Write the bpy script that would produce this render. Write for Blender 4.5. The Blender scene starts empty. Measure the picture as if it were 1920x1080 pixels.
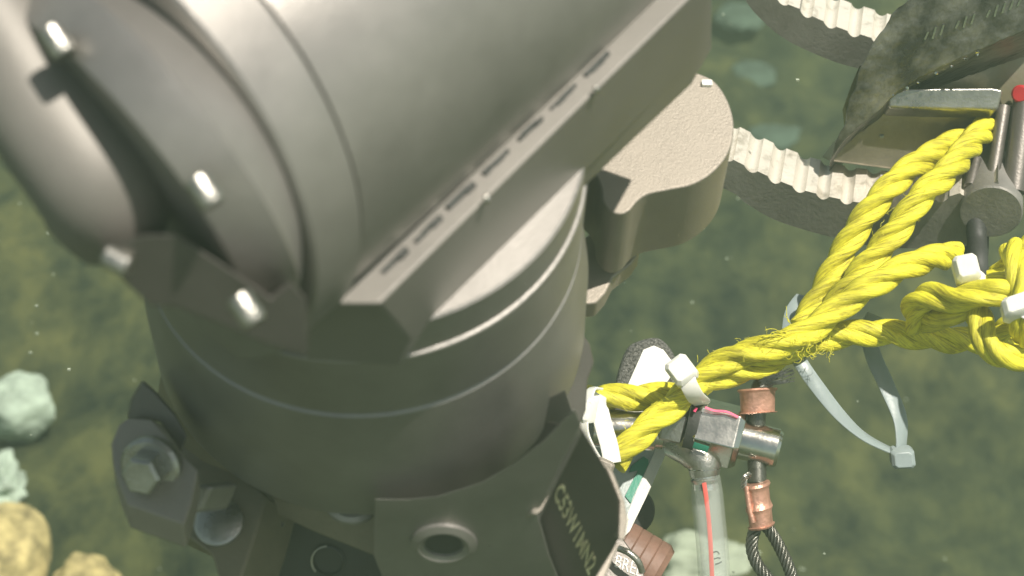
import bpy, bmesh, math, random
from mathutils import Vector, Matrix, noise
random.seed(7)
S = bpy.context.scene
COL = S.collection
R = math.radians
# ------------------------------------------------------------------ camera
H = 1.30
PITCH = 40.0
FPX = 3583.0                       # focal length in photo pixels (1920 wide)
cs, sn = math.cos(R(PITCH)), math.sin(R(PITCH))
CAM = Vector((0, 0, H))
RT, DN, FW = Vector((1, 0, 0)), Vector((0, -sn, -cs)), Vector((0, cs, -sn))
cd = bpy.data.cameras.new('camera'); cam = bpy.data.objects.new('camera', cd); COL.objects.link(cam)
cam.location = CAM; cam.rotation_euler = (R(90 - PITCH), 0, 0)
cd.sensor_width = 36; cd.lens = 36 * FPX / 1920
cd.clip_start = 0.05; cd.clip_end = 200
cd.dof.use_dof = True; cd.dof.focus_distance = 0.93; cd.dof.aperture_fstop = 10
S.camera = cam
# ------------------------------------------------------------------ world, sun, exposure
# in the camera's frame the light comes from the right, above and behind the camera
_l = (0.34, -0.60, -0.72)
SUN_DIR = (RT * _l[0] + DN * _l[1] + FW * _l[2]).normalized()      # towards the sun
wd = bpy.data.worlds.new('World'); S.world = wd; wd.use_nodes = True
nt = wd.node_tree; nt.nodes.clear()
sky = nt.nodes.new('ShaderNodeTexSky'); sky.sky_type = 'NISHITA'; sky.sun_disc = False
sky.sun_elevation = math.asin(SUN_DIR.z); sky.sun_rotation = math.atan2(SUN_DIR.x, SUN_DIR.y)
tint = nt.nodes.new('ShaderNodeMix'); tint.data_type = 'RGBA'; tint.blend_type = 'MULTIPLY'
tint.inputs[0].default_value = 1; tint.inputs[7].default_value = (1.0, 0.82, 0.66, 1)
bg = nt.nodes.new('ShaderNodeBackground'); bg.inputs[1].default_value = 0.085
wo = nt.nodes.new('ShaderNodeOutputWorld')
nt.links.new(sky.outputs[0], tint.inputs[6]); nt.links.new(tint.outputs[2], bg.inputs[0]); nt.links.new(bg.outputs[0], wo.inputs[0])
sd = bpy.data.lights.new('sun', 'SUN'); sd.energy = 4.6; sd.angle = R(1.0); sd.color = (1.0, 0.93, 0.83)
so = bpy.data.objects.new('sun', sd); COL.objects.link(so); so.location = (0, 0, 6)
so.rotation_euler = SUN_DIR.to_track_quat('Z', 'Y').to_euler()
S.view_settings.view_transform = 'Standard'; S.view_settings.look = 'None'
S.view_settings.exposure = 0.80; S.view_settings.gamma = 1
S.cycles.volume_step_rate = 4
# ------------------------------------------------------------------ geometry helpers
def V(x, y, z): return RT * x + DN * y + FW * z        # camera-frame direction (right, down, forward) -> world
def ray(px, py): return V((px - 960) / FPX, (py - 540) / FPX, 1)
def P(px, py, d): return CAM + ray(px, py) * d
class Plane:
    def __init__(s, p, n): s.p = p; s.n = n.normalized()
    def at(s, px, py, off=0):
        r = ray(px, py); return CAM + r * ((s.p - CAM).dot(s.n) / r.dot(s.n)) + s.n * off
    def shift(s, v): return Plane(s.p + v, s.n)
def ground_at(px, py):
    r = ray(px, py); return CAM + r * (-H / r.z)
def tag(o, label=None, cat=None, group=None, kind=None):
    if label: o['label'] = label
    if cat: o['category'] = cat
    if group: o['group'] = group
    if kind: o['kind'] = kind
    return o
def empty(name, loc, label, cat, group=None):
    o = bpy.data.objects.new(name, None); COL.objects.link(o); o.location = loc; o.empty_display_size = .02
    return tag(o, label, cat, group)
def wloc(o):
    v = o.location.copy()
    while o.parent: o = o.parent; v += o.location
    return v
def obj(name, bm, mat, parent=None, sharp=35, bevel=0, seg=2, origin=None):
    bmesh.ops.remove_doubles(bm, verts=bm.verts, dist=1e-6)
    bmesh.ops.recalc_face_normals(bm, faces=bm.faces)
    c = origin or (sum((v.co for v in bm.verts), Vector()) / max(1, len(bm.verts)))
    for v in bm.verts: v.co -= c
    for f in bm.faces: f.smooth = True
    for e in bm.edges:
        e.smooth = not (len(e.link_faces) == 2 and e.calc_face_angle(0) > R(sharp))
    me = bpy.data.meshes.new(name); bm.to_mesh(me); bm.free()
    me.materials.append(mat)
    o = bpy.data.objects.new(name, me); COL.objects.link(o)
    if parent: o.parent = parent; o.location = c - wloc(parent)
    else: o.location = c
    if bevel:
        m = o.modifiers.new('bevel', 'BEVEL'); m.width = bevel; m.segments = seg; m.limit_method = 'ANGLE'; m.angle_limit = R(32)
        m.harden_normals = True
    return o
def add_loft(bm, rings, close=True, caps=True):
    L = [[bm.verts.new(p) for p in r] for r in rings]
    n = len(L[0])
    for a, b in zip(L, L[1:]):
        for i in range(n if close else n - 1):
            j = (i + 1) % n
            bm.faces.new((a[i], a[j], b[j], b[i]))
    if caps and close:
        bm.faces.new(L[0][::-1]); bm.faces.new(L[-1])
    return L
def add_prism(bm, plane, pts, ext):
    ring = [plane.at(*p) for p in pts]
    return add_loft(bm, [ring, [q + ext for q in ring]])
def prism(name, plane, pts, ext, mat, parent=None, bevel=0, seg=2):
    bm = bmesh.new(); add_prism(bm, plane, pts, ext); return obj(name, bm, mat, parent, bevel=bevel, seg=seg)
def basis(a):
    a = a.normalized(); t = Vector((0, 0, 1)) if abs(a.z) < .9 else Vector((1, 0, 0))
    u = a.cross(t).normalized(); return a, u, a.cross(u)
def add_lathe(bm, o, ax, prof, seg=96, face=None):
    a, u, w = basis(ax); rings = []
    if face:
        f = (face - a * face.dot(a)).normalized(); g_ = a.cross(f); h = -math.pi / seg; u = f * math.cos(h) + g_ * math.sin(h); w = a.cross(u)
    for t, r in prof:
        rings.append([o + a * t + (u * math.cos(2 * math.pi * k / seg) + w * math.sin(2 * math.pi * k / seg)) * max(r, 1e-5) for k in range(seg)])
    add_loft(bm, rings)
def lathe(name, o, ax, prof, mat, parent=None, seg=96, sharp=30, bevel=0, face=None):
    bm = bmesh.new(); add_lathe(bm, o, ax, prof, seg, face); return obj(name, bm, mat, parent, sharp=sharp, bevel=bevel)
def add_box(bm, c, x, y, z):               # x, y, z half-axis vectors
    q = [c + x * a + y * b - z for a, b in ((-1, -1), (1, -1), (1, 1), (-1, 1))]
    add_loft(bm, [q, [p + z * 2 for p in q]])
def box(name, c, x, y, z, mat, parent=None, bevel=.001):
    bm = bmesh.new(); add_box(bm, c, x, y, z); return obj(name, bm, mat, parent, bevel=bevel)
def spline(pts, n=12):
    q = [pts[0] * 2 - pts[1]] + list(pts) + [pts[-1] * 2 - pts[-2]]; out = []
    for i in range(1, len(q) - 2):
        a, b, c, d = q[i - 1:i + 3]
        for k in range(n):
            t = k / n
            out.append(.5 * ((2 * b) + (c - a) * t + (2 * a - 5 * b + 4 * c - d) * t * t + (3 * b - a - 3 * c + d) * t ** 3))
    out.append(pts[-1].copy()); return out
def resample(pts, step):
    out = [pts[0].copy()]; acc = 0
    for a, b in zip(pts, pts[1:]):
        L = (b - a).length; pos = step - acc
        while pos <= L:
            out.append(a.lerp(b, pos / L)); pos += step
        acc = (acc + L) % step if L else acc
        acc = L - (pos - step)
    return out
def frames(pts):
    T = [(pts[min(i + 1, len(pts) - 1)] - pts[max(i - 1, 0)]).normalized() for i in range(len(pts))]
    _, u, _ = basis(T[0]); out = []
    for t in T:
        u = (u - t * u.dot(t)).normalized(); out.append((t, u, t.cross(u)))
    return out
def add_tube(bm, pts, rad, seg=12, caps=True):
    fr = frames(pts); rings = []
    for i, (p, (t, u, w)) in enumerate(zip(pts, fr)):
        r = rad(i / (len(pts) - 1)) if callable(rad) else rad
        rings.append([p + (u * math.cos(2 * math.pi * k / seg) + w * math.sin(2 * math.pi * k / seg)) * r for k in range(seg)])
    add_loft(bm, rings, caps=caps)
def tube(name, pts, rad, mat, parent=None, seg=16, n=10):
    bm = bmesh.new(); add_tube(bm, spline(pts, n) if n else pts, rad, seg); return obj(name, bm, mat, parent, sharp=50)
def add_rope(bm, pts, rad, pitch, strands=3, off=.46, sr=.59, seg=18, phase=0, step=None, squash=None, wob=.05, hand=1):
    step = step or rad * .28
    pts = resample(spline(pts, 14), step); fr = frames(pts)
    uvl = bm.loops.layers.uv.verify()
    for s in range(strands):
        rings = []; n = len(pts)
        for i, (p, (t, u, w)) in enumerate(zip(pts, fr)):
            L = i * step; a = hand * 2 * math.pi * L / pitch + 2 * math.pi * s / strands + phase
            f = 1 + wob * noise.noise(Vector((L * 60, s * 7.1 + phase, 3)))
            e = rad * f
            q = p + (u * math.cos(a) + w * math.sin(a)) * (e * off)
            rings.append(([q + (u * math.cos(b + a) + w * math.sin(b + a)) * (e * sr * (1 + .04 * math.cos(2 * b))) for b in [2 * math.pi * k / seg for k in range(seg)]], L))
        vs = [[bm.verts.new(c) for c in r] for r, _ in rings]
        for i in range(len(vs) - 1):
            for k in range(seg):
                j = (k + 1) % seg
                fc = bm.faces.new((vs[i][k], vs[i][j], vs[i + 1][j], vs[i + 1][k]))
                for lp, (uu, vv) in zip(fc.loops, ((rings[i][1], k), (rings[i][1], k + 1), (rings[i + 1][1], k + 1), (rings[i + 1][1], k))):
                    lp[uvl].uv = (uu * 100 + s * 13.7, vv / seg)
        bm.faces.new(vs[0][::-1]); bm.faces.new(vs[-1])
def add_ribbon(bm, pts, nrm, width, th, n=12, round_=True):
    """flat strap: pts world points, nrm per-point normal directions"""
    pp = spline(pts, n) if n else pts; nn = spline(nrm, n) if n else nrm
    rings = []
    for i, p in enumerate(pp):
        t = (pp[min(i + 1, len(pp) - 1)] - pp[max(i - 1, 0)]).normalized()
        m = nn[i]; m = (m - t * m.dot(t)).normalized(); s = t.cross(m)
        w = width(i / (len(pp) - 1)) if callable(width) else width
        rings.append([p + s * (w / 2 * a) + m * (th / 2 * b) for a, b in ((-1, -.4), (-.85, -1), (.85, -1), (1, -.4), (1, .4), (.85, 1), (-.85, 1), (-1, .4))])
    add_loft(bm, rings)
def text_mesh(s, bold=0.0):
    c = bpy.data.curves.new('lettering', 'FONT'); c.body = s; c.size = 1; c.resolution_u = 3; c.offset = bold
    o = bpy.data.objects.new('lettering', c); COL.objects.link(o)
    dg = bpy.context.evaluated_depsgraph_get(); me = bpy.data.meshes.new_from_object(o.evaluated_get(dg))
    bpy.data.objects.remove(o); return me
def lettering(name, s, place, mat, parent, th, bold=0.0):
    """place(x, y) -> (point, normal) maps unit text coordinates onto the surface"""
    me = text_mesh(s, bold); bm = bmesh.new(); bm.from_mesh(me)
    r = bmesh.ops.extrude_face_region(bm, geom=list(bm.faces))
    top = set(v for v in r['geom'] if isinstance(v, bmesh.types.BMVert))
    for v in bm.verts:
        p, n = place(v.co.x, v.co.y); v.co = p + n * (th if v in top else 0)
    return obj(name, bm, mat, parent)
# ------------------------------------------------------------------ materials
def mat_new(name):
    m = bpy.data.materials.new(name); m.use_nodes = True; n = m.node_tree
    return m, n, n.nodes['Principled BSDF']
def node(n, t, **k):
    x = n.nodes.new(t)
    for a, b in k.items(): setattr(x, a, b)
    return x
def mat(name, col, rough=.5, metal=0., bump=0., bscale=300, var=.12, vscale=25, rvar=.1, stretch=(1, 1, 1), spec=.5, col2=None, trans=0, sss=0, sub=None, blotch=(.35, .65), coat=0):
    m, n, b = mat_new(name); L = n.links.new
    tc = node(n, 'ShaderNodeTexCoord'); mp = node(n, 'ShaderNodeMapping'); mp.inputs['Scale'].default_value = stretch
    L(tc.outputs['Object'], mp.inputs[0])
    nz = node(n, 'ShaderNodeTexNoise'); nz.inputs['Scale'].default_value = vscale; nz.inputs['Detail'].default_value = 8; nz.inputs['Roughness'].default_value = .65
    L(mp.outputs[0], nz.inputs['Vector'])
    cr = node(n, 'ShaderNodeValToRGB'); cr.color_ramp.elements[0].position = blotch[0]; cr.color_ramp.elements[1].position = blotch[1]
    c2 = col2 or tuple(max(0, c * (1 - 2 * var)) for c in col)
    c1 = col if col2 else tuple(min(1, c * (1 + var)) for c in col)
    cr.color_ramp.elements[0].color = (*c2, 1); cr.color_ramp.elements[1].color = (*c1, 1)
    L(nz.outputs[0], cr.inputs[0]); L(cr.outputs[0], b.inputs['Base Color'])
    mr = node(n, 'ShaderNodeMapRange'); mr.inputs[1].default_value = .3; mr.inputs[2].default_value = .7
    mr.inputs[3].default_value = max(.02, rough - rvar); mr.inputs[4].default_value = min(1, rough + rvar)
    L(nz.outputs[0], mr.inputs[0]); L(mr.outputs[0], b.inputs['Roughness'])
    b.inputs['Metallic'].default_value = metal; b.inputs['Specular IOR Level'].default_value = spec
    b.inputs['Transmission Weight'].default_value = trans; b.inputs['Coat Weight'].default_value = coat
    if sss:
        b.inputs['Subsurface Weight'].default_value = sss; b.inputs['Subsurface Radius'].default_value = (.004, .004, .003); b.inputs['Subsurface Scale'].default_value = 1
    if bump:
        bn = node(n, 'ShaderNodeTexNoise'); bn.inputs['Scale'].default_value = bscale; bn.inputs['Detail'].default_value = 5
        L(mp.outputs[0], bn.inputs['Vector'])
        bp = node(n, 'ShaderNodeBump'); bp.inputs['Strength'].default_value = bump; bp.inputs['Distance'].default_value = .001
        L(bn.outputs[0], bp.inputs['Height']); L(bp.outputs[0], b.inputs['Normal'])
    return m
M = {}
M['ano'] = mat('titanium_grey', (.30, .285, .268), .45, .66, .2, 900, .10, 14, .08)
M['ano_matt'] = mat('matt_saddle', (.19, .178, .16), .52, .25, .15, 900, .06, 18, .05)
M['ano_dark'] = mat('dark_anodised', (.15, .137, .125), .45, .6, .15, 700, .06, 30, .06)
M['ano_light'] = mat('bead_blasted', (.33, .295, .25), .55, .5, .35, 1400, .04, 60, .05)
M['brown'] = mat('stained_plate', (.20, .175, .12), .5, .35, .2, 500, .12, 25, .08)
M['steel'] = mat('polished_steel', (.60, .59, .54), .20, 1., .08, 500, .08, 60, .06)
M['steel_dull'] = mat('dull_steel', (.42, .41, .37), .32, .9, .3, 700, .15, 50, .1)
M['rod'] = mat('dark_steel_rod', (.16, .16, .14), .3, .8, .2, 900, .15, 60, .08, stretch=(6, 6, .5))
M['jaw'] = mat('cast_jaw_side', (.27, .26, .24), .52, .45, .25, 500, .12, 40, .1)
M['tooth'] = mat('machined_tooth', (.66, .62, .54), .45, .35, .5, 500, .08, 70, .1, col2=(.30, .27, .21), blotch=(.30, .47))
M['palm'] = mat('polished_palm', (.36, .33, .28), .42, .8, .3, 300, .15, 12, .1)
M['file'] = mat('scraped_black_metal', (.36, .35, .33), .36, .8, 1., 160, .3, 45, .16, stretch=(1, 3.2, .7), col2=(.085, .085, .078), blotch=(.40, .66))
M['olive'] = mat('olive_panel', (.22, .19, .09), .45, .3, .2, 300, .15, 12, .1, col2=(.24, .24, .21))
M['black'] = mat('black_plastic', (.018, .02, .021), .42, 0, .1, 500, .2, 30, .1)
M['rubber'] = mat('black_rubber', (.03, .032, .03), .6, 0, .2, 500, .2, 30, .1)
M['copper'] = mat('copper_crimp', (.62, .34, .25), .42, .55, .5, 450, .12, 120, .1)
M['brownrub'] = mat('brown_handle', (.19, .105, .075), .55, 0, .2, 500, .12, 60, .1)
M['tie'] = mat('nylon_tie', (.74, .74, .68), .38, 0, .1, 400, .03, 60, .05, sss=.35)
M['tie_blue'] = mat('nylon_tie_clear', (.25, .30, .30), .35, 0, .1, 400, .03, 60, .05, sss=.25)
M['tag'] = mat('engraved_tag_white', (.34, .38, .37), .4, 0, .5, 500, .06, 60, .1, stretch=(1, 1, 1))
M['tag_edge'] = mat('tag_border', (.62, .62, .56), .35, 0, .3, 600, .06, 60, .1)
M['green'] = mat('green_paint', (.02, .20, .13), .4, 0, .2, 500, .1, 60, .1)
M['pink'] = mat('pink_paint', (.70, .05, .16), .5, 0, .2, 500, .1, 60, .1)
M['red'] = mat('red_stripe', (.62, .10, .08), .5, 0, 0, 500, .08, 60, .1)
M['redbutton'] = mat('red_plastic', (.45, .02, .03), .4, 0, 0, 500, .08, 60, .1)
M['strap'] = mat('woven_black_strap', (.13, .13, .12), .7, 0, 1., 1500, .6, 900, .1)
M['white'] = mat('white_patch', (.88, .87, .80), .5, 0, .1, 900, .04, 200, .1)
M['gold'] = mat('glinting_engraving', (.92, .78, .50), .45, .1, .4, 700, .25, 150, .1)  # bright gold stands in for engraved strokes catching the light
M['ink'] = mat('black_ink', (.03, .03, .03), .5)
M['alga'] = mat('olive_growth', (.12, .115, .03), .85, 0, 1., 500, .3, 60, .1)
def rope_mat():
    m, n, b = mat_new('yellow_polypropylene'); L = n.links.new
    tc = node(n, 'ShaderNodeTexCoord'); mp = node(n, 'ShaderNodeMapping')
    mp.inputs['Scale'].default_value = (.40, 5.5, 1); mp.inputs['Rotation'].default_value = (0, 0, 0)
    L(tc.outputs['UV'], mp.inputs[0])
    nz = node(n, 'ShaderNodeTexNoise'); nz.inputs['Scale'].default_value = 2.2; nz.inputs['Detail'].default_value = 6; nz.inputs['Roughness'].default_value = .7
    L(mp.outputs[0], nz.inputs['Vector'])
    cr = node(n, 'ShaderNodeValToRGB'); e = cr.color_ramp.elements
    e[0].position = .32; e[0].color = (.30, .25, .012, 1); e[1].position = .55; e[1].color = (.90, .84, .05, 1)
    L(nz.outputs[0], cr.inputs[0])
    n2 = node(n, 'ShaderNodeTexNoise'); n2.inputs['Scale'].default_value = 45; n2.inputs['Detail'].default_value = 4
    L(tc.outputs['Object'], n2.inputs['Vector'])
    c2 = node(n, 'ShaderNodeValToRGB'); c2.color_ramp.elements[0].position = .3; c2.color_ramp.elements[0].color = (.62, .62, .5, 1); c2.color_ramp.elements[1].position = .55; c2.color_ramp.elements[1].color = (1, 1, 1, 1)
    L(n2.outputs[0], c2.inputs[0])
    mx = node(n, 'ShaderNodeMix', data_type='RGBA', blend_type='MULTIPLY'); mx.inputs[0].default_value = 1
    L(cr.outputs[0], mx.inputs[6]); L(c2.outputs[0], mx.inputs[7]); L(mx.outputs[2], b.inputs['Base Color'])
    bp = node(n, 'ShaderNodeBump'); bp.inputs['Strength'].default_value = 1; bp.inputs['Distance'].default_value = .0012
    L(nz.outputs[0], bp.inputs['Height']); L(bp.outputs[0], b.inputs['Normal'])
    b.inputs['Roughness'].default_value = .42
    b.inputs['Subsurface Weight'].default_value = .25; b.inputs['Subsurface Radius'].default_value = (.003, .003, .0005); b.inputs['Subsurface Scale'].default_value = 1
    return m
M['rope'] = rope_mat()
def clear_mat():
    m, n, b = mat_new('clear_vinyl')
    b.inputs['Base Color'].default_value = (.62, .68, .64, 1); b.inputs['Roughness'].default_value = .22
    b.inputs['Transmission Weight'].default_value = .25; b.inputs['IOR'].default_value = 1.3; b.inputs['Alpha'].default_value = .22
    return m
M['clear'] = clear_mat()
def seabed_mat():
    m, n, b = mat_new('seabed_sediment'); L = n.links.new
    tc = node(n, 'ShaderNodeTexCoord')
    mpp = node(n, 'ShaderNodeMapping'); mpp.inputs['Scale'].default_value = (1, .66, 1); L(tc.outputs['Object'], mpp.inputs[0])
    def nz(s, d, r, dist=0):
        x = node(n, 'ShaderNodeTexNoise'); x.inputs['Scale'].default_value = s; x.inputs['Detail'].default_value = d; x.inputs['Roughness'].default_value = r
        x.inputs['Distortion'].default_value = dist; L(mpp.outputs[0], x.inputs['Vector']); return x
    a = nz(17, 8, .70); c = nz(2.2, 3, .5)
    r1 = node(n, 'ShaderNodeValToRGB'); e = r1.color_ramp.elements
    e[0].position = .36; e[0].color = (.012, .019, .013, 1); e[1].position = .66; e[1].color = (.098, .102, .042, 1)
    k = e.new(.5); k.color = (.046, .054, .027, 1)
    L(a.outputs[0], r1.inputs[0])
    r2 = node(n, 'ShaderNodeValToRGB'); r2.color_ramp.elements[0].position = .35; r2.color_ramp.elements[0].color = (.62, .72, .72, 1)
    r2.color_ramp.elements[1].position = .62; r2.color_ramp.elements[1].color = (1.15, 1.12, .95, 1)
    L(c.outputs[0], r2.inputs[0])
    mx = node(n, 'ShaderNodeMix', data_type='RGBA', blend_type='MULTIPLY'); mx.inputs[0].default_value = 1
    L(r1.outputs[0], mx.inputs[6]); L(r2.outputs[0], mx.inputs[7]); L(mx.outputs[2], b.inputs['Base Color'])
    b.inputs['Roughness'].default_value = .9; b.inputs['Specular IOR Level'].default_value = .2
    return m
M['seabed'] = seabed_mat()
M['sp_yellow'] = mat('yellow_sponge', (.50, .42, .19), .85, 0, 1., 260, .3, 60, .05, sss=.1)
M['tuft'] = mat('dim_tuft', (.065, .10, .075), .9, 0, .5, 120, .2, 30, .05)
M['sp_mint'] = mat('mint_sponge', (.40, .49, .40), .9, 0, .2, 120, .2, 30, .05, sss=.1)
M['sp_white'] = mat('pale_sponge', (.36, .41, .31), .85, 0, 1., 120, .15, 30, .05, sss=.1)
# ------------------------------------------------------------------ seabed
def height(x, y):
    v = Vector((x, y, 0))
    return .05 * noise.noise(v * 1.1) + .035 * noise.noise(v * 4 + Vector((3, 1, 0))) + .014 * noise.noise(v * 13) + .006 * noise.noise(v * 38)
bm = bmesh.new()
def axis(lo, hi, a, b, fine, coarse):
    out = []; x = lo
    while x < hi - 1e-6:
        out.append(x); x += fine if a <= x < b else coarse
    out.append(hi); return out
xs = axis(-14, 14, -1.2, 1.2, .015, .25); ys = axis(-3, 25, .7, 2.9, .015, .25)
g = [[bm.verts.new((x, y, height(x, y))) for x in xs] for y in ys]
for j in range(len(ys) - 1):
    for i in range(len(xs) - 1): bm.faces.new((g[j][i], g[j][i + 1], g[j + 1][i + 1], g[j + 1][i]))
tag(obj('seabed', bm, M['seabed'], sharp=180, origin=Vector((0, 0, 0))), kind='structure')
# ------------------------------------------------------------------ haze (the green water)
bm = bmesh.new(); add_box(bm, Vector((0, 11, .23)), Vector((14.5, 0, 0)), Vector((0, 14.5, 0)), Vector((0, 0, 1.28)))
hz, n, b = mat_new('sea_water_haze'); n.nodes.remove(b)
pv = node(n, 'ShaderNodeVolumePrincipled'); pv.inputs['Color'].default_value = (.54, .76, .53, 1); pv.inputs['Density'].default_value = .17
pv.inputs['Anisotropy'].default_value = .2
n.links.new(pv.outputs[0], n.nodes['Material Output'].inputs['Volume'])
tag(obj('haze', bm, hz), kind='stuff')
# ================================================================== MANIPULATOR ARM
A = V(-.0213, .5256, .8505).normalized()        # wrist axis (downwards)
RC = P(672, 305, .70); RW = .08415              # wrist ring centre, radius
ring_pl = Plane(RC, A)
arm = empty('manipulator_arm', RC, 'large grey metal manipulator arm crossing the left half of the photo', 'robot arm')
# wrist drum
prof = [(-.0195, RW * .5), (-.0195, RW - .0022), (-.0188, RW - .0013), (-.0004, RW - .0013), (0, RW - .0004), (.0006, RW), (.0030, RW), (.0375, RW - .0002), (.0384, RW - .0012), (.0396, RW - .0012), (.0405, RW), (.0700, RW + .0040),
        (.1100, RW + .0048), (.1165, RW + .0030), (.1175, RW - .004), (.128, RW - .010), (.130, RW - .05)]
lathe('wrist_drum', RC, A, prof, M['ano'], arm, 180)
# saddle block between forearm and wrist (faces meet the drum top)
def loft_px(name, rings, mat, parent, bevel=0):
    bm = bmesh.new(); add_loft(bm, [[pl.at(*p) for p in pts] for pl, pts in rings]); return obj(name, bm, mat, parent, bevel=bevel)
led_pl = ring_pl.shift(-A * .058)
back = [(500, 500), (560, 380), (800, 160), (1100, -90)]
loft_px('saddle_block', [(led_pl, [(1336, -44), (1280, 10), (712, 570), (575, 570)] + back),
                         (ring_pl.shift(-A * .0190), [(1336, 40), (1300, 112), (768, 637), (577, 628)] + [(x, y + 50) for x, y in back]),
                         (ring_pl.shift(A * .0004), [(1336, 90), (1296, 160), (742, 688), (578, 676)] + [(x, y + 100) for x, y in back])], M['ano_matt'], arm, .0012)
# forearm joint: coaxial rings
B = V(.612, -.568, .55).normalized()
FC = P(302, 197, .602); RF = 500 / FPX * .602
lathe('forearm_tube', FC, B, [(0, RF * .5), (0, RF - .007), (.0018, RF - .007), (.0020, RF - .0024), (.0026, RF - .0022), (.30, RF - .0022), (.30, .02)], M['ano'], arm, 180)
lathe('clamp_ring', FC, B, [(-.0215, RF * .6), (-.0215, RF - .001), (-.0205, RF), (-.0012, RF), (-.0001, RF - .001), (-.0001, RF * .6)], M['ano'], arm, 180)
B2 = V(.72, -.62, .31).normalized(); EC = P(235, 320, .568); RE = 358 / FPX * .568
lathe('end_ring', EC, B2, [(-.001, RE * .3), (-.001, RE - .001), (0, RE), (.014, RE + .005), (.016, RE + .003), (.030, RE * .9)], M['ano'], arm, 180)
# neck casting below the end ring, rounded end cover left of it
tube('end_cover', [P(-230, -260, .562), P(-35, 20, .552), P(75, 190, .547), P(180, 340, .547), P(205, 395, .56)], .0185, M['ano_matt'], arm, 40)
def bolt_at(px, py, d, ax, r, L, parent, m=M['steel_dull'], name='cap_screw', seg=20):
    o = P(px, py, d)
    return lathe(name, o, ax, [(0, r * .5), (0, r * .86), (L * .06, r), (L * .92, r), (L, r * .9), (L, .0001)], m, parent, seg)
for px, py, d in ((92, 55, .518), (368, 335, .508), (446, 556, .512)):
    bolt_at(px, py, d, V(.55, .80, -.1), .0036, .0085, arm)
bolt_at(200, 478, .528, V(.6, .3, -.1), .0036, .0075, arm)
npl = Plane(P(430, 560, .530), V(-.20, .75, -1))
prism('neck_casting', npl, [(186, 462), (225, 455), (270, 440), (330, 440), (430, 505), (510, 560), (545, 530), (574, 560), (577, 600), (575, 668), (500, 645), (412, 606), (330, 575), (283, 574), (225, 520)], V(-.012, 0, .07), M['ano_dark'], arm, bevel=.0005, seg=2)
# the housing is machined flat along its lower left
cut_n = (V(-.67, .74, 0)).normalized(); cut_p = P(100, 405, .582)
for o in [c for c in arm.children if c.name.split('.')[0] in ('clamp_ring', 'end_ring', 'end_cover', 'forearm_tube')]:
    bm = bmesh.new(); bm.from_mesh(o.data); w0 = wloc(o)
    r = bmesh.ops.bisect_plane(bm, geom=list(bm.verts) + list(bm.edges) + list(bm.faces), plane_co=cut_p - w0, plane_no=cut_n, clear_outer=True)
    es = [e for e in r['geom_cut'] if isinstance(e, bmesh.types.BMEdge)]
    if es: bmesh.ops.holes_fill(bm, edges=es, sides=0)
    for e in es: e.smooth = False
    bm.to_mesh(o.data); bm.free()
# gasket clips along the saddle edge
random.seed(21)
for k in range(7):
    t = k / 6.
    px, py = 744 + 380 * t, 494 - 368 * t
    c = led_pl.at(px, py, 0); u = (led_pl.at(px + 30, py - 29) - led_pl.at(px, py)).normalized(); w = A.cross(u)
    bm = bmesh.new()
    for q in range(4):                                    # a lumpy rubber nub, half sunk in its slot
        L_ = random.uniform(.0018, .0030); o_ = u * ((q - 1.5) * .0026 + random.uniform(-.0005, .0005)) - w * random.uniform(.0006, .0014)
        add_box(bm, c + o_ - A * .0002 * q, u * L_, w * random.uniform(.0005, .0011), A * random.uniform(.0006, .0016))
    obj('gasket_clip', bm, M['rubber'], arm, bevel=.0003)
for px, py in ((912, 380), (1117, 175)):  # tiny shiny pins added in place of specular dots on the ledge
    lathe('glint_pin', led_pl.at(px, py, -.001), -A, [(0, .0001), (0, .0011), (.0022, .0011), (.0026, .0006), (.0026, .0001)], M['steel'], arm, 16)
# cam-shaped side plate and lower flange, to the right of the wrist
cam_pl = Plane(P(1250, 260, .80), A)
camo = [(1282, 114), (1300, 132), (1338, 150), (1362, 182), (1375, 222), (1374, 262), (1360, 296), (1332, 326), (1296, 346), (1250, 356), (1214, 364), (1194, 378), (1180, 394), (1162, 401), (1142, 394), (1130, 376), (1127, 352), (1118, 330), (1100, 312), (1060, 330), (1040, 260), (1180, 160)]
camo = [(p.x, p.y) for p in resample(spline([Vector((x, y, 0)) for x, y in camo[:19]], 6), 6)] + camo[19:]
prism('cam_plate', cam_pl, camo, A * .046, M['ano_light'], arm, .0010)
fl = cam_pl.shift(A * .052)
prism('lower_flange', fl, [(1060, 470), (1130, 420), (1180, 430), (1200, 470), (1184, 494), (1150, 520), (1136, 548), (1118, 568), (1098, 570), (1070, 540)], A * .012, M['ano_light'], arm, .0012)
prism('rear_fin', Plane(P(1100, 680, .80), V(.5, .2, -1)), [(1000, 600), (1090, 622), (1106, 645), (1114, 680), (1102, 712), (1098, 770), (1086, 800), (980, 840)], V(0, 0, .02), M['ano_dark'], arm, .0008)
box('bright_tab', cam_pl.at(1325, 158, 0) - A * .0004, V(.0022, 0, 0), V(0, .0012, -.0008), V(0, .0006, .001), M['white'], arm, .0003)
box('edge_pin', P(1322, 30, .80), V(.0012, 0, 0), V(0, .003, 0), V(0, 0, .002), M['ano_light'], arm, .0008)
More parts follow.
